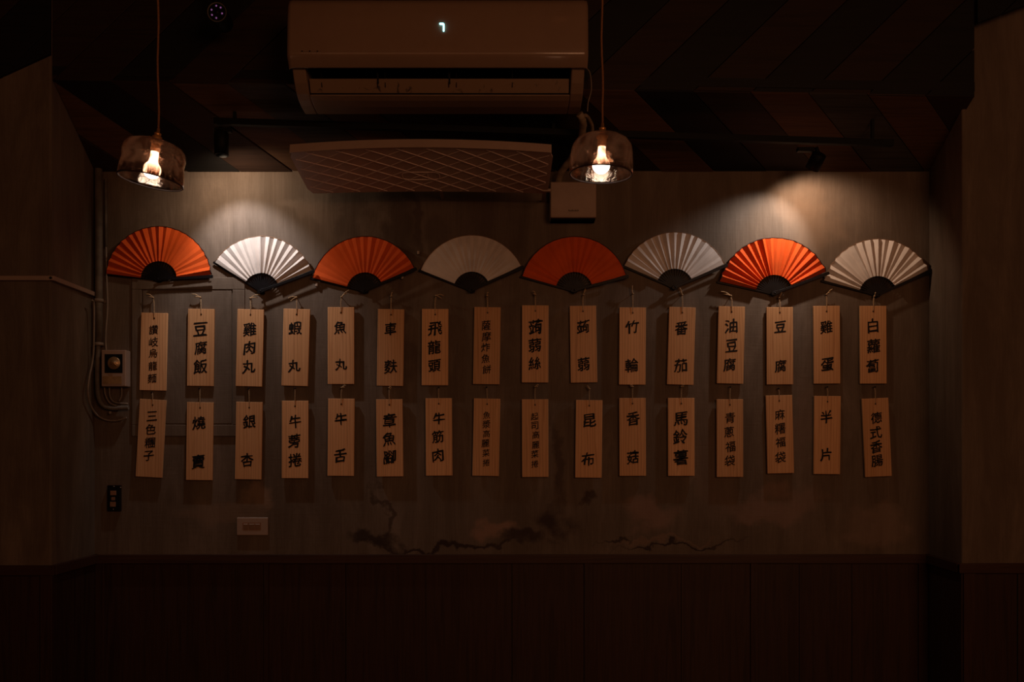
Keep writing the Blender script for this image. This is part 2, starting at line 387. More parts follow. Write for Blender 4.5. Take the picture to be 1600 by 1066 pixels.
# tones, board index 0 is the board right of the crease edge at px 1355
low = {0: 2, -1: 3, -2: 2, -3: 1, -4: 0, -5: 2, -6: 1, -7: 0, -8: 1, -9: 3, -10: 2, -11: 3, -12: 2, -13: 1, -14: 0, -15: 2, -16: 1}
upp = {0: 0, -1: 1, -2: 0, -3: 1, -4: 0, -5: 1, -6: 0, -7: 1, -8: 0, -9: 1, -10: 0, -11: 1}
for i in range(-17, 2):
    a = x0+i*step; b = a+step; g = .0016
    # lower row: u = x, v 0..1 from crease to wall, boards lean .35 m to the right
    s = .35
    poly = [(a+g, 0), (b-g, 0), (b+s-g, 1), (a+s+g, 1)]
    poly = clip(poly, 1, 0, xb-.002); poly = clip(poly, -1, 0, -(xa+.002)) if poly else poly
    if len(poly) >= 3:
        dz = random.uniform(0, .004)
        def S(u, v, k): return Vector((u, YC+(W-YC)*v, zc(u)*(1-v)+zw*v+k))
        m = MB(); m.prism([S(u, v, dz) for u, v in poly], (0, .006, .012)); m.build('plank', PL[low.get(i, random.choice((0, 1, 2)))], ceil, .0012)
for i in range(-20, 9):
    a = x0+i*step; b = a+step; g = .0016; H = 1.0
    poly = [(a+g, 0), (b-g, 0), (b+H*1.02-g, H), (a+H*1.02+g, H)]
    def base(x): return zc(x)-.001
    # bottom line slopes with the crease; work in (x, z-zc)
    poly = clip(poly, 1, 0, 1.95); poly = clip(poly, -1, 0, 1.95); poly = clip(poly, 0, 1, ZT-zc(0)-.04)
    # pillars are only boarded above a slanting line
    parts = []
    mid = clip(clip(poly, 1, 0, xb-.001), -1, 0, -(xa+.001))
    parts.append((mid, False))
    l0 = P(0, 125, YC); l1 = P(83, 87, YC)
    kx = (l1.z-l0.z)/(l1.x-l0.x)
    lp = clip(poly, 1, 0, xa+.001)
    if lp: lp = clip(lp, kx+.0, -1, kx*l0.x-(l0.z-zc(0)))
    parts.append((lp, True))
    r0 = P(1512, 44, YC); r1 = P(1600, 11, YC); kr = (r1.z-r0.z)/(r1.x-r0.x)
    rp = clip(poly, -1, 0, -(xb-.001))
    if rp: rp = clip(rp, kr, -1, kr*r0.x-(r0.z-zc(0)))
    parts.append((rp, True))
    for q, pil in parts:
        if not q or len(q) < 3: continue
        area = abs(sum(q[k][0]*q[(k+1) % len(q)][1]-q[(k+1) % len(q)][0]*q[k][1] for k in range(len(q))))/2
        if area < .0015: continue
        z0 = (lambda x: zc(0)) if pil else zc
        yy = YC-(.02 if pil else 0)+random.uniform(0, .003)
        m = MB(); m.prism([Vector((u, yy, v+z0(u))) for u, v in q], (0, .014, 0)); m.build('plank', PL[upp.get(i, random.choice((0, 1)))], ceil, .0012)

# ------------------------------------------------------------------ plastered-over hatch in the wall
hx = P(295, 682, W)
h = thing('wall_hatch', (hx.x, W, hx.z), 'plastered over access hatch with a raised frame behind the leftmost plaques', 'hatch')
def rect(m, x0, y0, x1, y1, t0, t1):
    a = P(x0, y1, W); b = P(x1, y0, W); m.box((a.x, W-t1, a.z), (b.x, W-t0, b.z))
m = MB(); rect(m, 207, 434, 383, 453, 0, .007); rect(m, 207, 664, 383, 682, 0, .007); rect(m, 207, 453, 222, 664, 0, .007); rect(m, 364, 453, 383, 664, 0, .007)
m.build('frame', M_plas, h, .002)
m = MB(); rect(m, 223.5, 454.2, 362.5, 662.5, 0, .0045); m.build('door', M_plas, h, .002)

# ------------------------------------------------------------------ air conditioner
ax = (683.5-VX)*2.81/F
ac = thing('air_conditioner', (ax, 2.93, 1.146+EYE), 'white wall mounted air conditioner showing a lit blue digit under the ceiling', 'air conditioner')
Z = lambda v: v+EYE
m = MB()
# cheeks
cheek = [(YC, 1.146), (2.985, 1.1465), (2.945, 1.152), (2.915, 1.162), (2.885, 1.185), (2.862, 1.213), (2.842, 1.24), (2.842, 1.415), (2.86, 1.432), (YC, 1.432)]
hw = .4665
for s in (-1, 1):
    x0_, x1_ = sorted((ax+s*hw, ax+s*(hw-.042)))
    m.prism([(x0_, y, Z(z)) for y, z in cheek], (x1_-x0_, 0, 0))
body = m
xi0, xi1 = ax-hw+.042, ax+hw-.042
lip = [(YC, 1.146), (2.985, 1.1465), (2.945, 1.152), (2.920, 1.160), (2.926, 1.166), (YC, 1.17)]
body.prism([(xi0, y, Z(z)) for y, z in lip], (xi1-xi0, 0, 0))
top = [(2.842, 1.245), (2.842, 1.415), (2.86, 1.432), (YC, 1.432), (YC, 1.245)]
body.prism([(xi0, y, Z(z)) for y, z in top], (xi1-xi0, 0, 0))
body.build('body', M_ac2, ac, .006, seg=3)
m = MB(); m.box((xi0, 2.955, Z(1.17)), (xi1, 2.965, Z(1.246))); m.box((xi0, 2.9, Z(1.2425)), (xi1, 2.96, Z(1.246))); m.build('outlet', M_lac, ac)
m = MB()
for px in (500, 588, 600, 700, 712, 800):
    x = P(px, 0, 2.88).x; m.prism([(x, 2.88, Z(1.235)), (x, 2.95, Z(1.24)), (x, 2.95, Z(1.185)), (x, 2.905, Z(1.18))], (.0025, 0, 0))
tag(m.build('guide_vanes', M_lac, ac), kind='stuff')
# front panel, gently bowed with a crease low down
prof = [(2.850, 1.4325), (2.832, 1.425), (2.822, 1.405), (2.8155, 1.36), (2.812, 1.31), (2.8105, 1.27), (2.8105, 1.252), (2.8112, 1.2475), (2.8130, 1.2435), (2.8156, 1.2402), (2.8185, 1.2370), (2.8375, 1.2180), (2.8400, 1.2162), (2.8435, 1.2155), (2.846, 1.219), (2.8425, 1.24)]
hp = .4745; m = MB(); xsP = [-1, -.992, -.97, -.5, 0, .5, .97, .992, 1]
ins = [.012, .004, 0, 0, 0, 0, 0, .004, .012]
vs = []
for t, i_ in zip(xsP, ins):
    for y, z in prof: vs.append((ax+t*hp, y+i_, Z(z)))
n = len(prof)
m.add(vs, [(a*n+k, a*n+k+1, (a+1)*n+k+1, (a+1)*n+k) for a in range(len(xsP)-1) for k in range(n-1)], True)
m.add([vs[k] for k in range(n)], [tuple(range(n))]); m.add([vs[(len(xsP)-1)*n+k] for k in range(n)], [tuple(range(n))])
fp = m.build('front_panel', M_ac, ac)
# flap
m = MB(); m.prism([(xi0+.004, 2.893, Z(1.2015)), (xi0+.004, 2.9, Z(1.206)), (xi0+.004, 2.925, Z(1.172)), (xi0+.004, 2.919, Z(1.1655))], (xi1-xi0-.008, 0, 0)); lv = m.build('louver', M_flap, ac, .0015)
for px in (589, 701):
    x = P(px, 0, 2.89).x; m = MB(); m.prism([(x, 2.887, Z(1.221)), (x, 2.9, Z(1.221)), (x, 2.908, Z(1.194)), (x, 2.896, Z(1.187))], (.005, 0, 0)); m.build('louver_arm', M_black, lv)
# lit digit 7
def seg(m, a, b, w):
    a = P(a[0], a[1], 2.8122); b = P(b[0], b[1], 2.8122); d = (b-a).normalized(); nrm = Vector((-d.z, 0, d.x))*w*2.81/F/2
    e_ = d*w*2.81/F/2
    pts = [a-e_, a+nrm-e_*.3, b+nrm-e_*-.3, b+e_, b-nrm+e_*.3, a-nrm-e_*.3]
    m.prism([Vector((p.x, 2.8095, p.z)) for p in pts], (0, .004, 0))
m = MB(); seg(m, (687.6, 37.4), (692.2, 37.4), 2.3); seg(m, (693.2, 38.2), (693.2, 42.2), 2.3); seg(m, (693.2, 43.8), (693.2, 48.4), 2.3)
m.build('display_digit', M_digit, fp)
m = MB()
for k in range(8):
    x = P(471+k*4, 0, 2.8125).x; 
    m.box((x, 2.8105, Z(1.2465)), (x+.0045, 2.8135, Z(1.2465+(.007 if k % 3 else .01))))
m.build('glint_bars', M_plas_w, fp)  # pale bars modelled in place of lamp reflections low on the panel

# air deflector below it
dx = -.25
d = thing('air_deflector', (dx, 3.075, EYE+.93), 'white plastic air deflector tray with diamond ribs below the air conditioner', 'air deflector')
def D(u, v, k=0):     # u -1..1, v 0 near .. 1 far
    hw_ = .43
    yy = 2.90+.345*v; bow = (1-u*u)
    zz = .968-.036*v+bow*(.018*(1-v)+.008*v)-.0*v
    return Vector((dx+u*hw_, yy, EYE+zz+k))
nu, nv = 24, 8
m = MB(); vs = []
def corner(u, v):     # round the four corners
    r = .07; uu, vv = u, v
    lim = 1-.03*max(0, 1-min(v, 1-v)/.12)**2
    return max(-lim, min(lim, u)), v
for k in (0, .007):
    for j in range(nv+1):
        for i in range(nu+1):
            u, v = corner(-1+2*i/nu, j/nv); vs.append(D(u, v, k))
def q(i, j, l): return l*(nu+1)*(nv+1)+j*(nu+1)+i
fs = []
for j in range(nv):
    for i in range(nu):
        fs.append((q(i,j,0), q(i+1,j,0), q(i+1,j+1,0), q(i,j+1,0))); fs.append((q(i,j,1), q(i,j+1,1), q(i+1,j+1,1), q(i+1,j,1)))
for i in range(nu):
    fs.append((q(i,0,0), q(i,0,1), q(i+1,0,1), q(i+1,0,0))); fs.append((q(i,nv,0), q(i+1,nv,0), q(i+1,nv,1), q(i,nv,1)))
for j in range(nv):
    fs.append((q(0,j,0), q(0,j+1,0), q(0,j+1,1), q(0,j,1))); fs.append((q(nu,j,0), q(nu,j,1), q(nu,j+1,1), q(nu,j+1,0)))
m.add(vs, fs, False); m.build('tray', M_defl, d)
m = MB()      # upstand of the near edge
pts = []
for i in range(nu+1):
    u = -1+2*i/nu; u = max(-.985, min(.985, u)); pts.append(u)
for a, b in zip(pts[:-1], pts[1:]):
    A, B = D(a, .0), D(b, .0)
    m.prism([A+Vector((0, -.004, -.004)), B+Vector((0, -.004, -.004)), B+Vector((0, .0, .024)), A+Vector((0, .0, .024))], (0, .006, 0))
m.build('front_lip', M_plas_w, d)
m = MB()
def rib(u0, v0, u1, v1, w=.0014):
    n_ = 8; L = [D(u0+(u1-u0)*t/n_, v0+(v1-v0)*t/n_, -.0012) for t in range(n_+1)]
    m.tube(L, w, 5, False)
su = .43; du = .45/su      # lean of a rib over the depth, in u
st = .098/su
kk = -1-du
while kk < 1:
    for sg in (1, -1):
        a0, a1 = kk, kk+du
        if sg < 0: a0, a1 = a1, a0
        # clip to -1..1
        t0, t1 = 0.03, .97
        def tu(t): return a0+(a1-a0)*t
        lo, hi = t0, t1
        for lim in (-.97, .97):
            tt = (lim-a0)/(a1-a0)
            if (lim < 0) == (a1 > a0): lo = max(lo, tt)
            else: hi = min(hi, tt)
        if hi > lo+.03: rib(tu(lo), lo, tu(hi), hi, .0016 if sg > 0 else .0011)
    kk += st
tag(m.build('diamond_ribs', M_line, d), kind='stuff')
m = MB()
cu, cv, ru, rv = -.04, .62, .15, .085
pp = []
for k in range(33):
    w = 2*math.pi*k/32; c_, s_ = math.cos(w), math.sin(w)
    pp.append(D(cu+ru*math.copysign(abs(c_)**.35, c_), cv+rv*math.copysign(abs(s_)**.5, s_), -.0012))
m.tube(pp, .0016, 5, False)
pp = [D(cu+.055+t*0, cv-rv+2*rv*t, -.0012) for t in (0, .5, 1)]; m.tube(pp, .0014, 5, False)
m.build('label_outline', M_line, d)
for q_ in (.1, .975):
    a = D(q_, .93, .003); m = MB(); m.box((a.x-.006, a.y-.02, a.z-.001), (a.x+.006, W, a.z+.005)); m.build('wall_arm', M_plas_w, d, .001)
m = MB(); a = D(.975, .93); m.box((a.x-.01, a.y-.01, a.z-.004), (a.x+.02, a.y+.006, a.z+.006)); m.build('corner_clip', M_plas_w, d, .001)

# pipes of the air conditioner into the white duct box
hz = thing('refrigerant_hose', P(905, 174, 3.0), 'pale taped hose bundle running from the air conditioner down to the white box', 'hose')
m = MB(); m.tube(smooth_path([P(905, 178, 3.01), P(909, 184, 3.02), P(911, 196, 3.06), P(907, 222, 3.14), P(893, 248, 3.23), P(878, 268, 3.29), P(872, 287, 3.33)]), [.0125*(1+.07*math.sin(k*1.7)) for k in range(37)], 12); m.build('hose', M_wrap, hz)
m = MB(); m.tube(smooth_path([P(914, 180, 3.01), P(919, 184, 3.03), P(925, 196, 3.08), P(925, 214, 3.12), P(920, 250, 3.2), P(905, 285, 3.33)]), .006, 8); m.build('drain_tube', M_wrap, hz)
m = MB(); m.tube(smooth_path([P(916, 106, 3.03), P(922, 115, 3.02), P(924, 140, 3.01), P(919, 160, 3.01), P(918, 174, 3.0)]), .0022, 6); m.build('control_wire', M_cable, hz)
wb = P(895, 347, W)
w_ = thing('duct_box', (wb.x, W, wb.z), 'small white plastic cover box with tiny dark lettering above the middle fans', 'box')
k = 3.31
a = P(858.5, 346, W); 
m = MB(); A0 = P(860, 340, k); A1 = P(932, 284, k)
m.prism([(A0.x, k, A0.z), (A1.x, k, A0.z), (A1.x, k, A1.z), (A0.x, k, A1.z)], (0, W-k, 0)); m.build('cover', M_plas_w, w_, .004)
m = MB(); m.box((A0.x+.003, k+.012, A0.z-.006), (A1.x-.003, W, A0.z)); m.build('base', M_ac2, w_, .001)

# ------------------------------------------------------------------ lettering on boards
glyphs = {}
def glyph(ch, bold):
    key = (ch, bold)
    if key in glyphs: return glyphs[key]
    cu = bpy.data.curves.new('g', 'FONT'); cu.body = ch; cu.size = 1; cu.offset = bold; cu.resolution_u = 3
    o = bpy.data.objects.new('g', cu); C.objects.link(o)
    bpy.context.view_layer.update()
    me = bpy.data.meshes.new_from_object(o.evaluated_get(bpy.context.evaluated_depsgraph_get()))
    vs = [v.co.copy() for v in me.vertices]; fs = [tuple(p.vertices) for p in me.polygons]
    bpy.data.objects.remove(o); bpy.data.curves.remove(cu); bpy.data.meshes.remove(me)
    x0 = min(v.x for v in vs); x1 = max(v.x for v in vs); y0 = min(v.y for v in vs); y1 = max(v.y for v in vs)
    cx, cy = (x0+x1)/2, (y0+y1)/2
    vs = [Vector((v.x-cx, v.y-cy, 0)) for v in vs]
    glyphs[key] = (vs, fs, x1-x0, y1-y0)
    return glyphs[key]
def brushed(vs, seed, amp=1):
    """hand brushed look: strokes rise to the right, swell and taper"""
    out = []
    for v in vs:
        n1 = noise.noise(Vector((v.x*3.1, v.y*3.1, seed*7.7))); n2 = noise.noise(Vector((v.x*3.1+9, v.y*3.1, seed*7.7)))
        n3 = noise.noise(Vector((v.x*17, v.y*17, seed*3.3+5))); n4 = noise.noise(Vector((v.x*17+7, v.y*17, seed*3.3+5)))
        x = v.x+(n1*.07+n3*.04)*amp; y = v.y+(n2*.06+n4*.04)*amp
        out.append((x*.96, y+.13*x))
    return out

cx = P(896, 329, k)
for i in range(9):
    # the lettering is too small to read in the picture: nine tiny upright marks
    x = cx.x+(i-4)*.0042; hgt = (.0062, .004, .004, .006, .0042, .004, .0055, .004, .0055)[i]
    m.box((x-.0012, k-.0006, cx.z-.003), (x+.0012, k+.0006, cx.z-.003+hgt))
m.build('printed_marks', M_ink, w_)

# ------------------------------------------------------------------ track and spot heads
ta = P(335, 190, 3.15); tb = P(1395, 224, 3.15)
tr = thing('light_track', ((ta.x+tb.x)/2, 3.15, (ta.z+tb.z)/2), 'long black lighting track running under the ceiling boards', 'light track')
m = MB(); e1 = .011
m.prism([ta+Vector((0, -e1, -e1)), ta+Vector((0, e1, -e1)), ta+Vector((0, e1, e1)), ta+Vector((0, -e1, e1))], tb-ta); m.build('rail', M_black, tr, .001)
for t_ in (.03, .5, .97):
    p = ta.lerp(tb, t_); v = (3.15-YC)/(W-YC); zt = zc(p.x)*(1-v)+zw*v
    m = MB(); m.box((p.x-.005, 3.145, p.z+e1-.002), (p.x+.005, 3.155, zt+.004)); m.build('ceiling_bracket', M_black, tr)
def head(topc, mouth, neck, adap, label, lensdir):
    t0 = Vector(topc); t1 = Vector(mouth)
    o = thing('track_spotlight', t0, label, 'spotlight', 'black spotlights on the ceiling track')
    ax_ = (t1-t0).normalized(); L = (t1-t0).length
    M_ = Matrix.Translation(t0) @ ax_.to_track_quat('Z', 'Y').to_matrix().to_4x4()
    r = .025
    m = MB(); m.lathe([(.001, 0), (r-.003, 0), (r, .003), (r, L), (r-.003, L), (r-.004, L-.024), (.001, L-.024)], 28, M_); br_ = m.build('barrel', M_black, o)
    m = MB(); m.lathe([(.001, L-.0235), (r-.006, L-.0235)], 20, M_); m.build('lens', M_lamp, br_)
    a = Vector(neck)
    m = MB(); m.tube([a, t0+(t1-t0)*.12], .007, 8); m.build('neck', M_black, o)
    m = MB(); m.box((adap[0]-.028, 3.138, adap[1]-.016), (adap[0]+.028, 3.162, adap[1]-.002)); m.build('adapter', M_black, o, .002)
    return o
h1t = P(346, 205, 3.16); h1m = P(346, 243, 3.16)
pz = ta.lerp(tb, (h1t.x-ta.x)/(tb.x-ta.x)).z-.012
head(h1t, h1m, (h1t.x, 3.15, pz-.006), (h1t.x+.01, pz-.010), 'black cylinder spotlight on the track between the left pendant and the deflector', None)
h2t = P(1281, 240, 3.155); h2m = P(1269, 264, 3.19)
pz = ta.lerp(tb, (h2t.x-ta.x)/(tb.x-ta.x)).z-.012
head(h2t, h2m, (P(1275, 0, 3.15).x, 3.15, pz-.01), (P(1258, 0, 3.15).x, pz-.010), 'black cylinder spotlight tilted on the right end of the track', None)

# ------------------------------------------------------------------ pendants
def pendant(px, py, Y, tilt, prof, label, cord_top):
    s = P(px, py, Y)
    o = thing('pendant_lamp', s, label, 'pendant lamp', 'smoked glass pendant lamps')
    T = Matrix.Translation(s) @ Matrix.Rotation(tilt, 4, 'Y')
    # glass is built in its own space so the tint drips follow it
    L = Matrix.Rotation(tilt, 4, 'Y')
    m = MB(); m.local = True
    out = prof; inn = [(max(r-.0025, .001), z+(.0 if i else -.002)) for i, (r, z) in enumerate(prof)]
    m.lathe(out+inn[::-1], 56, None, True)
    # slightly uneven hand-blown surface
    for v in m.v:
        nn = noise.noise(v*22+Vector((px, 0, 0))); v.x *= 1+nn*.018; v.y *= 1+nn*.018
    g = m.build('glass_shade', M_glass, o); g.rotation_euler = (0, tilt, 0)
    rr_, rz_ = prof[-1]
    m = MB(); m.local = True; m.lathe([(rr_-.0012+.0020*math.cos(a_), rz_+.0020*math.sin(a_)) for a_ in [2*math.pi*k_/8 for k_ in range(8)]], 56, None, True)
    m.build('glass_rim', M_edge_r, g)
    m = MB(); m.lathe([(.001, .033), (.004, .033), (.005, .022), (.0095, .020), (.010, .016), (.008, .013), (.013, .010), (.0145, .004), (.0145, -.001), (.0165, -.003), (.0165, -.008), (.013, -.009), (.013, -.03), (.0115, -.034), (.001, -.034)], 24, T); sk = m.build('socket', M_brass, o)
    m = MB(); m.tube([T @ Vector((-.014, 0, .005)), T @ Vector((-.024, 0, .006))], .003, 8); m.build('thumb_screw', M_brass, sk)
    bp = [(.001, -.1105)]+[(.0245*math.sin(a), -.086-.0245*math.cos(a)) for a in [math.pi*k_/14 for k_ in range(1, 12)]]+[(.0125, -.061), (.0115, -.05), (.0108, -.032)]
    m = MB(); m.lathe(bp, 28, T); m.build('bulb', M_bulb, o)
    top = Vector((P(cord_top, 0, Y).x, Y, ZT)); st = T @ Vector((0, 0, .03))
    # cord hangs with a faint wobble
    pts = [st.lerp(top, i/14)+Vector((.0018*math.sin(i*1.3+px), 0, 0))*(0 < i < 14) for i in range(15)]
    m = MB(); m.tube(pts, .0030, 8); m.build('cord', M_cord, o)
    m = MB(); m.lathe([(.001, ZT-.03), (.045, ZT-.03), (.05, ZT-.02), (.05, ZT), (.001, ZT)], 28, Matrix.Translation((top.x, Y, 0))); m.build('ceiling_rose', M_brass, o)
    return o
YPn = 2.55
pr_l = [(.0165, -.002), (.030, -.003), (.055, -.008), (.074, -.016), (.0835, -.028), (.0865, -.045), (.0850, -.057), (.0835, -.066), (.0855, -.076), (.0885, -.092), (.0900, -.108), (.0895, -.118)]
pr_r = [(.0165, -.002), (.035, -.002), (.058, -.007), (.074, -.016), (.0835, -.030), (.0875, -.050), (.0890, -.070), (.0900, -.090), (.0905, -.104), (.0885, -.112)]
pendant(245, 219, YPn, R(9), pr_l, 'smoked amber glass pendant lamp hanging over the leftmost orange fan', 246)
pendant(941, 211, YPn, R(2), pr_r, 'smoked amber glass pendant lamp hanging right of the air conditioner', 939)

# ------------------------------------------------------------------ security camera
cc = P(339, 19, 2.86)
s_ = thing('security_camera', cc, 'small dark bullet camera with a ring of purple lights, left of the air conditioner', 'camera')
M_ = Matrix.Translation(cc) @ Vector((.03, -1, -.05)).to_track_quat('Z', 'Y').to_matrix().to_4x4()
m = MB(); m.lathe([(.001, -.10), (.022, -.10), (.028, -.09), (.030, .0), (.001, .0)], 32, M_); hs = m.build('housing', M_black, s_)
m = MB(); m.lathe([(.0275, .0), (.0300, .003), (.0305, .0), (.0275, -.002)], 36, M_, True); m.build('rim', M_pipe, hs)
m = MB(); m.lathe([(.001, .001), (.027, .001)], 32, M_); m.lathe([(.001, .006), (.007, .005), (.009, .001)], 20, M_); ln = m.build('lens', M_lac, s_)
for ang in (95, 45, -15, -95, -150, 160):
    c_ = M_ @ Vector((.019*math.cos(R(ang)), .019*math.sin(R(ang)), .001))
    v = P(0, 0, 1); 
    c_ = cc+Vector((.0175*math.cos(R(ang)), -.002, .0195*math.sin(R(ang))))
    m = MB(); m.lathe([(.001, .0028), (.002, .0022), (.0027, 0)], 10, Matrix.Translation(c_) @ Matrix.Rotation(R(90), 4, 'X')); m.build('led', M_led, ln)
m = MB(); m.tube(smooth_path([cc+Vector((-.01, .06, .02)), cc+Vector((-.03, .08, .08)), Vector((cc.x-.035, 2.95, ZT))]), .012, 10); m.build('bracket', M_black, s_)

# ------------------------------------------------------------------ fans
FLAT = {0: (18, 78), 1: (98, 150), 2: (118, 168), 3: (112, 160), 4: (95, 140), 5: (20, 48), 6: (72, 98), 7: (125, 142)}
def fan(i, piv, a0, a1, rad, white, amp, seed, label, hooks=()):
    random.seed(seed)
    k = W/F; R1 = rad*k; r_in = 29.5*k
    c = P(piv[0], piv[1], W-.02)
    o = thing('paper_fan', (c.x, W, c.z), label, 'fan', 'folding paper fans in a row on the wall')
    mat = M_white if white else M_orange
    A0, A1 = R(a0), R(a1)           # right and left end of the leaf
    n = max(12, round((a1-a0)/8.6))
    angs = []
    for j in range(n):
        w = (A1-A0)/n
        angs.append((A0+j*w, 0)); angs.append((A0+j*w+w*(.5+random.uniform(-.08, .08)), 1))
    angs.append((A1, 0))
    def pt(a, r, dep): return Vector((c.x+r*math.cos(a), W-dep, c.z+r*math.sin(a)))
    base = .013
    lift = [random.uniform(.55, 1.3)*(.42 if FLAT[i][0] < math.degrees(a) < FLAT[i][1] else 1) for a, _u in angs]
    vs = []; ev = []
    for (a, up), lf in zip(angs, lift):
        for r in (r_in*.98, r_in+(R1-r_in)*.5, R1):
            f = .45+.55*(r/R1)
            # the whole leaf leans: its right end stands further off the wall
            lean = .006*(1-(a-A0)/(A1-A0))
            vs.append(pt(a, r-(amp*.35 if up else 0)*(r/R1), base+lean+(amp*2*lf*f if up else 0)))
    m = MB(); nn = 3
    m.add(vs, [(q_*nn+j, (q_+1)*nn+j, (q_+1)*nn+j+1, q_*nn+j+1) for q_ in range(len(angs)-1) for j in range(nn-1)], False)
    leaf = lf = m.build('leaf', mat, o, fix=False); sm = lf.modifiers.new('thick', 'SOLIDIFY'); sm.thickness = .0006
    m = MB(); ee = [vs[q_*nn+2]+Vector((0, -.0005, 0)) for q_ in range(len(angs))]
    m.tube(ee, .0016 if not white else .0010, 5, True); m.build('leaf_edge', M_edge_w if white else M_edge_r, leaf)
    # ribs
    m = MB()
    for j in range(n+1):
        a = A0+(A1-A0)*j/n+random.uniform(-.008, .008); d_ = Vector((math.cos(a), 0, math.sin(a))); nr = Vector((-d_.z, 0, d_.x))
        dep = .010+.006*(1-j/n)
        b0 = Vector((c.x, W-dep, c.z))
        poly = []
        for r, w in ((-.010, .0030), (.0, .0036), (.018, .0030), (.042, .0027), (r_in+.004, .0020)):
            poly.append((r, w))
        loop = [b0+d_*r+nr*w for r, w in poly]+[b0+d_*r-nr*w for r, w in poly[::-1]]
        m.prism(loop, (0, .0012, 0))
    tag(m.build('ribs', M_lac, o), kind='stuff')
    for a, dep, w0, w1 in ((A0-R(2.6), .0275, .0045, .0062), (A1+R(.8), .0090, .0042, .0045)):
        d_ = Vector((math.cos(a), 0, math.sin(a))); nr = Vector((-d_.z, 0, d_.x)); b0 = Vector((c.x, W-dep, c.z))
        poly = [(-.013, .003), (-.008, .006), (0, .0075), (.012, .006), (.03, w0), (R1*1.02, w1), (R1*1.035, w1*.6)]
        loop = [b0+d_*r+nr*w for r, w in poly]+[b0+d_*r-nr*w for r, w in poly[::-1]]
        m = MB(); m.prism(loop, (0, .0026, 0)); m.build('guard_stick', M_lac, o, .0006)
    m = MB(); m.lathe([(.001, -.0295), (.0026, -.0290), (.0034, -.0275), (.0034, 0), (.001, 0)], 12, Matrix.Translation((c.x, W, c.z)) @ Matrix.Rotation(R(-90), 4, 'X')); m.build('rivet', M_lac, o)
    for hx_, hy_ in hooks:
        p = P(hx_, hy_, W)
        m = MB(); m.box((p.x-.005, W-.012, p.z-.006), (p.x+.004, W, p.z+.007)); m.build('wall_hook', M_hook, o, .002)
    return o
FN = [((247.6, 437), 5.5, 173, 83, 0, .0042, 'orange pleated paper fan, leftmost on the wall under the left pendant', ()),
      ((407.8, 455.5), 23, 147.5, 86, 1, .0062, 'brightly lit white paper fan, second from the left', ()),
      ((570, 454.6), 25.5, 165.5, 85, 0, .0024, 'orange paper fan, third from the left, below the left end of the deflector', ((654, 396), (495.5, 446), (629, 434.5))),
      ((737, 453.5), 26.5, 158, 85.5, 1, .0026, 'dim cream paper fan, fourth from the left, below the deflector', ()),
      ((897.2, 454), 17, 164, 84, 0, .0026, 'dull dark orange paper fan, fifth from the left, under the white box', ()),
      ((1054.5, 449), 25.5, 156, 85.5, 1, .0050, 'white paper fan, third from the right, lighter toward its right edge', ()),
      ((1210, 458.5), 23, 167, 87, 0, .0066, 'bright orange paper fan, second from the right under the right spotlight', ()),
      ((1372, 460.5), 26.5, 164.6, 86.5, 1, .0050, 'cream paper fan, rightmost on the wall', ())]
for i, (pv, a0, a1, rad, wh, amp, lab, hk) in enumerate(FN): fan(i, pv, a0, a1, rad, wh, amp, 10+i, lab, hk)

# ------------------------------------------------------------------ menu plaques
# text, (top centre x, top y), (bottom centre x, bottom y), centre y of each character, size in px, nail x, nail y, tail
T1 = [
 ('讚岐烏龍麵', (241.2,489), (238.4,610.3), (515.5,534.5,552,572,591.5), 14.5, 240, 466, (-1, .3)),
 ('豆腐飯', (314.4,482.8), (312.7,603.4), (514.7,543.8,572.8), 21.5, 313.5, 465.5, (-1.2, .2)),
 ('雞肉丸', (391.7,483.4), (388.6,604), (514.7,543.4,572.8), 21, 391.5, 467, (1.6, .3)),
 ('蝦丸', (463.7,482.8), (460.2,603.2), (513,572), 21, 463.5, 465.5, (-1.2, -.6)),
 ('魚丸', (532.6,480), (532.6,600.4), (512,569.5), 20.5, 534, 465, (1.2, .9)),
 ('車麩', (611.1,483.2), (609.2,603.2), (514,573), 21, 611.5, 464, (.2, .3)),
 ('飛龍頭', (680,482.8), (679.5,602.3), (513.7,542.8,572), 21.5, 681.5, 463, (1.2, -.4)),
 ('薩摩炸魚餅', (761.9,480), (759.8,600.6), (508.5,526,542.8,560.6,577.5), 14.5, 761, 463, (.2, .2)),
 ('蒟蒻絲', (836.5,477.2), (836,598), (511,539.6,568), 21.5, 836.5, 461.5, (-.4, .3)),
 ('蒟蒻', (910.8,477.8), (912.7,598), (511,569), 20.5, 911.5, 461.5, (.5, 1)),
 ('竹輪', (988.7,480.4), (988,601.3), (511,571), 21.5, 988.3, 459.5, (-.1, 1.1)),
 ('番茄', (1066.4,480), (1063,601.3), (512.8,571), 20.5, 1065.5, 461.5, (-.5, 1)),
 ('油豆腐', (1143.5,478.9), (1140.8,599.6), (509.6,540.4,570), 20.5, 1141.5, 463, (-1.6, .4)),
 ('豆腐', (1218.4,480), (1218.9,601), (511,572), 20, 1217, 466, (.3, .7)),
 ('雞蛋', (1291.5,478), (1292.5,599.6), (511,570), 21, 1291, 461, (.8, .6)),
 ('白蘿蔔', (1364.4,478), (1365,599.6), (509,541,572), 21, 1365.5, 464, (.1, .3))]
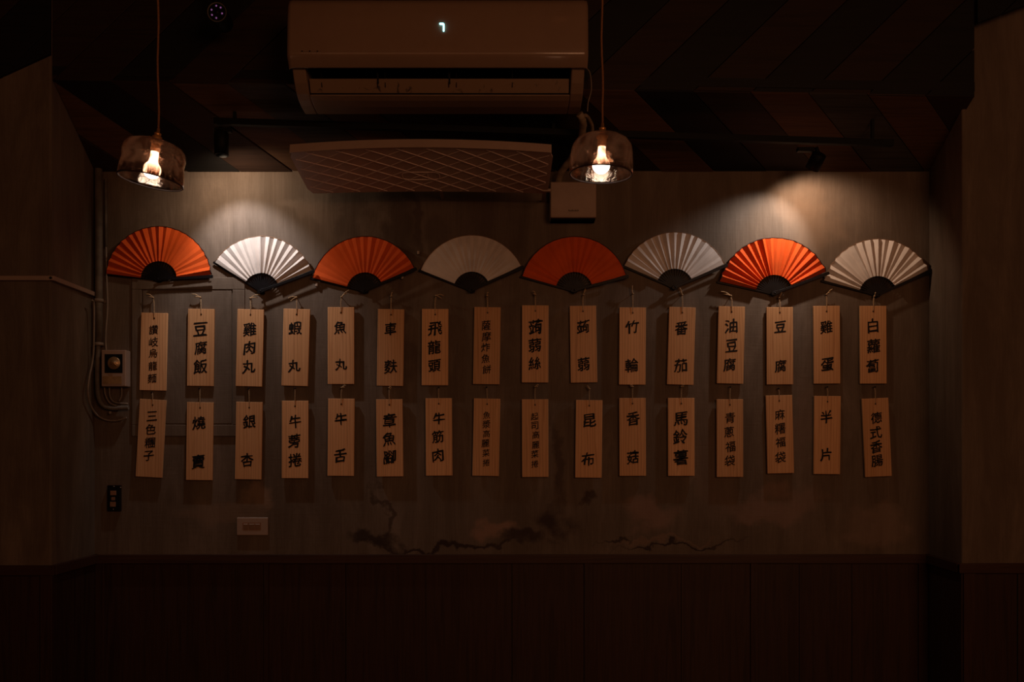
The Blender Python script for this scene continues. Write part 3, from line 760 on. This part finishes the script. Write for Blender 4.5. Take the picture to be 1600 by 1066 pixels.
B1 = [
 ('三色糰子', (238.9,624.4), (232.3,745.9), (650.6,670.9,691.9,712.5), 16.5, 237.8, 613.5, (.1, .2)),
 ('燒賣', (312.7,628.7), (311,750.6), (661,721.5), 21.5, 312.5, 607, (.1, .2)),
 ('銀杏', (389.6,628.3), (387.5,749.4), (659,719), 20.5, 389, 607.5, (.1, .2)),
 ('牛蒡捲', (461,626.3), (460.7,747.6), (659,689,719), 21, 461.5, 607, (.1, .2)),
 ('牛舌', (533.3,623), (532.2,744), (655.3,712.5), 20.5, 534.5, 606.5, (1.2, .3)),
 ('章魚腳', (608.2,624), (609.4,745), (657.2,686,714.4), 21, 608.5, 607, (.7, -.3)),
 ('牛筋肉', (685.4,622.3), (686.2,743.6), (654.4,682.5,712), 20.5, 685.5, 606, (.1, .2)),
 ('魚漿高麗菜捲', (761.2,622.9), (758.7,744), (649,663,678,693,708,723), 12, 760.3, 605.5, (.3, .2)),
 ('起司高麗菜捲', (836,624), (836.5,745.7), (651,665.2,679.7,695.6,709.7,725), 12, 836.5, 605, (.9, .2)),
 ('昆布', (920.8,625.3), (919.4,746.8), (657,718), 20.5, 921, 608.5, (-.7, .7)),
 ('香菇', (988.3,622), (988.8,744), (654.4,714.8), 21, 988.3, 605, (-.8, .1)),
 ('馬鈴薯', (1064.5,622), (1064.8,744), (654.4,682.5,714.8), 22, 1064.8, 605, (.6, .2)),
 ('青蔥福袋', (1140.5,624), (1140.7,745.7), (653,675,698,720), 16.5, 1140.5, 605, (.1, .1)),
 ('麻糬福袋', (1217.3,617.8), (1220.2,739.9), (648,669.8,691,714.8), 17, 1216, 607.5, (.2, .1)),
 ('半片', (1293.1,619), (1292,741.2), (651.6,710.6), 20.5, 1292, 605, (-.1, .1)),
 ('德式香腸', (1367.5,622.5), (1373,745), (653,676,698.5,720), 18.5, 1366.5, 605, (-.1, .1))]
ORD = ['first', 'second', 'third', 'fourth', 'fifth', 'sixth', 'seventh', 'eighth']
def plaque(row, i, rec):
    txt, tc_, bc_, cys, size, nx_, ny_, tail = rec
    Yb = W-.016                        # face of the board
    t = P(tc_[0], tc_[1], Yb); b = P(bc_[0], bc_[1], Yb)
    seed = i*3+row*71+1
    pos = ORD[i]+' from the left' if i < 8 else ORD[15-i]+' from the right'
    o = thing('menu_plaque', (t.x, W, t.z), 'pale wooden menu plaque lettered %s, %s row, %s' % (txt, ('upper', 'lower')[row], pos), 'sign', 'wooden menu plaques hanging from strings')
    ang = math.atan2(b.x-t.x, t.z-b.z); L = (t-b).length; hw_ = 20.7*Yb/F
    Rm = Matrix.Translation((t.x, 0, t.z)) @ Matrix.Rotation(-ang, 4, 'Y')
    def loc(u, y, v): return Rm @ Vector((u, y, v))
    M = Matrix.Rotation(-ang, 4, 'Y')
    # board with a drilled hole: ring of faces around an octagon in the front and back
    m = MB(); hv = -.021; hr = .0032
    outer = [(-hw_, 0), (-hw_, -L), (hw_, -L), (hw_, 0)]
    m.box((-hw_, Yb, -L), (hw_, Yb+.009, 0)); m.v = [Rm @ v for v in m.v]
    bd = m.build('board', M_plaq, o, .0012); 
    m = MB(); hole = [loc(hr*math.cos(w), Yb-.0004, hv+hr*math.sin(w)) for w in [2*math.pi*q_/10 for q_ in range(10)]]
    m.prism(hole, (0, .0006, 0)); m.build('string_hole', M_lac, bd)
    # brush lettering, one mesh per character
    for j, (ch, cy) in enumerate(zip(txt, cys)):
        vs, fs, gw, gh = glyph(ch, 0)
        big = size > 18; amp_ = (1 if len(vs) < 110 else .55)*(1 if big else .6)
        s = size*Yb/F/max(gw, gh, .8)*.98*random.Random(seed*5+j).uniform(.93, 1.05)
        p = P(0, cy, Yb); v0 = (t.z-p.z)/math.cos(ang)
        du_ = random.Random(seed*9+j).uniform(-.0035, .0035)-.001
        bv = brushed(vs, seed+j*1.37, amp_)
        w = .022 if big else .014
        m = MB()
        for q_, (ox, oy) in enumerate(((0, 0), (w, -w*.4), (-w, w*.3), (w*.3, -w), (-w*.2, w))):
            m.add([loc((x+ox)*s+du_, Yb-.0004-.00005*q_, (y+oy)*s-v0) for x, y in bv], fs)
        m.build('character', M_ink, bd, fix=False)
    # nail, string and knot
    nl = P(nx_, ny_, W-.012); hp_ = loc(0, Yb-.001, hv)
    m = MB(); m.lathe([(.001, -.018), (.003, -.0175), (.003, -.0160), (.0012, -.0155), (.0012, 0), (.0005, 0)], 10, Matrix.Translation((nl.x, W, nl.z)) @ Matrix.Rotation(R(-90), 4, 'X')); m.build('nail', M_black, o)
    m = MB()
    tp = loc(0, Yb-.001, .0005)
    for s in (-1, 1):
        m.tube(smooth_path([Vector((nl.x+s*.0016, W-.014, nl.z+.001)), Vector((tp.x+s*.0012, Yb-.002, (nl.z+tp.z)/2)), Vector((tp.x+s*.0006, Yb-.0022, tp.z)), Vector((hp_.x+s*.0004, Yb-.0016, hp_.z))], 3), .00085 if row == 0 else .0006, 6)
    st_ = m.build('string', M_string, o)
    rr = random.Random(seed)
    if row == 0 or abs(tail[0]) > .4:
        m = MB(); sc_ = .019 if row == 0 else .010
        for s in (0, 1):
            a = Vector((nl.x, W-.015, nl.z+.0015)); e1_ = a+Vector((tail[0]*sc_*(.9+.35*s), -.003-.003*s, (tail[1]+(.35 if s else -.15))*sc_))
            mid = a.lerp(e1_, .5)+Vector((rr.uniform(-.002, .002), -.004, .004*(1 if s else .2)))
            m.tube(smooth_path([a, mid, e1_], 4), [.0024]+[.0018]*7+[.0023], 6)
        m.tube([Vector((nl.x-.003, W-.0155, nl.z+.001)), Vector((nl.x, W-.0185, nl.z+.0015)), Vector((nl.x+.003, W-.0155, nl.z+.001))], [.002, .0034, .002], 7)
        m.build('knot', M_string, st_)
for i, r_ in enumerate(T1): plaque(0, i, r_)
for i, r_ in enumerate(B1): plaque(1, i, r_)

# ------------------------------------------------------------------ switch plate and open socket frame
sp = P(394.5, 838, W)
s_ = thing('switch_plate', (sp.x, W, sp.z), 'white switch plate with three small rockers above the chair rail', 'switch')
k = W-.009
a = P(369.5, 837, k); b = P(418.5, 809, k)
m = MB(); m.box((a.x, k, a.z), (b.x, W, b.z)); m.build('plate', M_plas_w, s_, .003, seg=3)
for x0_, x1_ in ((380.5, 387.3), (389.2, 397.7), (399.3, 406.2)):
    q0 = P(x0_, 827, k); q1 = P(x1_, 818, k)
    m = MB(); m.prism([(q0.x, k+.001, q0.z), (q0.x, k-.0012, q0.z), (q0.x, k-.0035, q1.z-.004), (q0.x, k+.001, q1.z)], (q1.x-q0.x, 0, 0)); m.build('rocker', M_ac, s_, .0005)
m = MB(); q0 = P(378.8, 828.2, k); q1 = P(407.8, 816.8, k); m.box((q0.x, k-.0005, q0.z), (q1.x, k+.001, q1.z)); m.build('rocker_frame', M_mod, s_)
sp = P(178, 799, W)
s_ = thing('socket_frame', (sp.x, W, sp.z), 'black uncovered socket frame with three small modules near the left corner', 'socket')
k = W-.012
m = MB(); a = P(167.5, 799, k); b = P(188, 758.5, k); m.box((a.x, k, a.z), (b.x, W, b.z)); m.build('frame', M_lac, s_, .0015)
for x0_, y0_, x1_, y1_ in ((172.8, 767, 181.8, 774), (174.2, 777, 180, 782), (172.3, 784.5, 181, 792)):
    q0 = P(x0_, y1_, k); q1 = P(x1_, y0_, k)
    m = MB(); m.box((q0.x, k-.003, q0.z), (q1.x, k, q1.z)); m.build('module', M_mod, s_, .0006)
for x_, y_ in ((178, 760.5), (177, 796), (188.3, 762)):
    q0 = P(x_, y_, k); m = MB(); m.lathe([(.001, -.002), (.0022, -.001), (.0022, .001)], 8, Matrix.Translation(q0) @ Matrix.Rotation(R(-90), 4, 'X')); m.build('screw', M_hook, s_)

# ------------------------------------------------------------------ left corner: pipe, cables, timer
o = thing('conduit_pipe', P(155, 650, W), 'brown painted pipe running up the left corner from a bend below the timer', 'pipe')
Yp = W-.022
m = MB(); m.tube([P(154, 264, Yp), P(154.5, 400, Yp), P(154.5, 480, Yp), P(155, 537, Yp)], .0135, 14); m.build('upper_pipe', M_pipe, o)
m = MB(); m.tube(smooth_path([P(154, 535, Yp), P(152.5, 560, Yp), P(152, 592, Yp), P(154, 620, Yp), P(162, 634, Yp), P(176, 638, Yp), P(190, 637.5, Yp), P(201, 637, Yp)]), .0085, 12); m.build('lower_hose', M_pipe, o)
for y_ in (470, 538):
    q0 = P(154.5, y_, Yp); m = MB(); m.lathe([(.0137, -.006), (.0165, -.006), (.0165, .006), (.0137, .006)], 18, Matrix.Translation(q0), True); m.box((q0.x-.02, W-.004, q0.z-.005), (q0.x+.02, W, q0.z+.005)); m.build('pipe_clamp', M_cable, o)
q0 = P(172, 645, Yp); m = MB(); m.lathe([(.001, -.006), (.005, -.004), (.005, .004), (.001, .006)], 10, Matrix.Translation(q0)); m.build('saddle_screw', M_cable, o)
o = thing('loose_cable', P(165, 545, W), 'thin pale cable running beside the pipe down into the timer', 'cable')
Yk = W-.008
m = MB(); m.tube(smooth_path([P(165.5, 385, Yk), P(166, 400, Yk), P(166.5, 430, Yk), P(168, 470, Yk), P(167.5, 492, Yk), P(165.5, 515, Yk), P(165, 535, Yk), P(166, 548, Yk)]), .0035, 8); m.build('cable', M_cable, o)
m = MB(); m.tube([P(165.2, 280, Yk), P(165.5, 386, Yk)], .0052, 8); m.build('sleeve', M_pipe, o)
o = thing('trailing_cable', P(150, 500, W), 'pale cable looping from the corner under the timer back into the wall', 'cable')
def cv(px, py, d): return P(px, py, W-d)
m = MB(); m.tube(smooth_path([cv(144.5, 469, .09), cv(147, 480, .07), cv(146.5, 540, .06), cv(144.5, 565, .06), cv(139.5, 590, .09), cv(137.5, 612, .10), cv(141, 632, .07), cv(151, 648, .025), cv(165, 656, .012), cv(181, 657.5, .01), cv(198, 653, .004)]), .0036, 8); m.build('cable', M_cable, o)
tm = P(178, 604, W)
o = thing('wall_timer', (tm.x, W, tm.z), 'small wall timer with a brass dial behind a clear window, beside the corner pipe', 'timer')
k = W-.045
a = P(158.3, 604, k); b = P(196.3, 547, k)
m = MB(); m.box((a.x, k, a.z), (b.x, W, b.z)); m.build('case', M_plas_w, o, .003, seg=3)
a = P(163.5, 583, k); b = P(191.5, 553.5, k)
m = MB(); m.box((a.x, k-.0006, a.z), (b.x, k+.002, b.z)); m.build('window', M_lac, o)
dc = P(178, 567.5, k)
m = MB(); m.lathe([(.001, -.0075), (.008, -.007), (.0095, -.003), (.021, -.0028), (.0235, -.0015), (.0235, .001)], 26, Matrix.Translation(dc) @ Matrix.Rotation(R(-90), 4, 'X')); dl = m.build('dial', M_dial, o)
m = MB(); m.tube([dc+Vector((0, -.008, 0)), dc+Vector((.016, -.008, -.012))], .0014, 6); m.build('dial_hand', M_brass, dl)
a = P(161, 600, k); b = P(190, 588, k)
m = MB(); m.box((a.x, k-.001, a.z), (b.x, k+.001, b.z)); m.build('label_plate', M_dial, o)
for pts in ([(163, 603), (165, 618), (172, 630), (182, 634)], [(171, 603), (172, 620), (180, 629), (200, 631)], [(190, 603), (190, 618), (186, 627)]):
    m = MB(); m.tube(smooth_path([P(x_, y_, W-.014) for x_, y_ in pts]), .0030, 8); m.build('lead', M_cable, o)
# surface conduit across the left pillar
o = thing('cable_trunking', P(75, 440, YL), 'pale cable trunking across the left pillar, turning the corner to the pipe', 'trunking')
a = P(-60, 438, YL-.012); b = P(80.5, 431, YL-.012)
m = MB(); m.box((a.x, YL-.012, a.z), (XL+.002, YL, a.z+.0155)); m.build('front_run', M_plas_w, o, .001)
z1 = a.z; m = MB(); m.prism([(XL, YL-.012, z1), (XL, W-.03, z1+.0), (XL, W-.03, z1+.0155), (XL, YL-.012, z1+.0155)], (.014, 0, 0)); m.build('side_run', M_plas_w, o, .001)
m = MB(); q0 = Vector((XL+.004, YL-.013, z1+.008)); m.lathe([(.001, -.002), (.0045, -.001), (.0045, .001)], 12, Matrix.Translation(q0) @ Matrix.Rotation(R(-90), 4, 'X')); m.build('end_hole', M_lac, o)
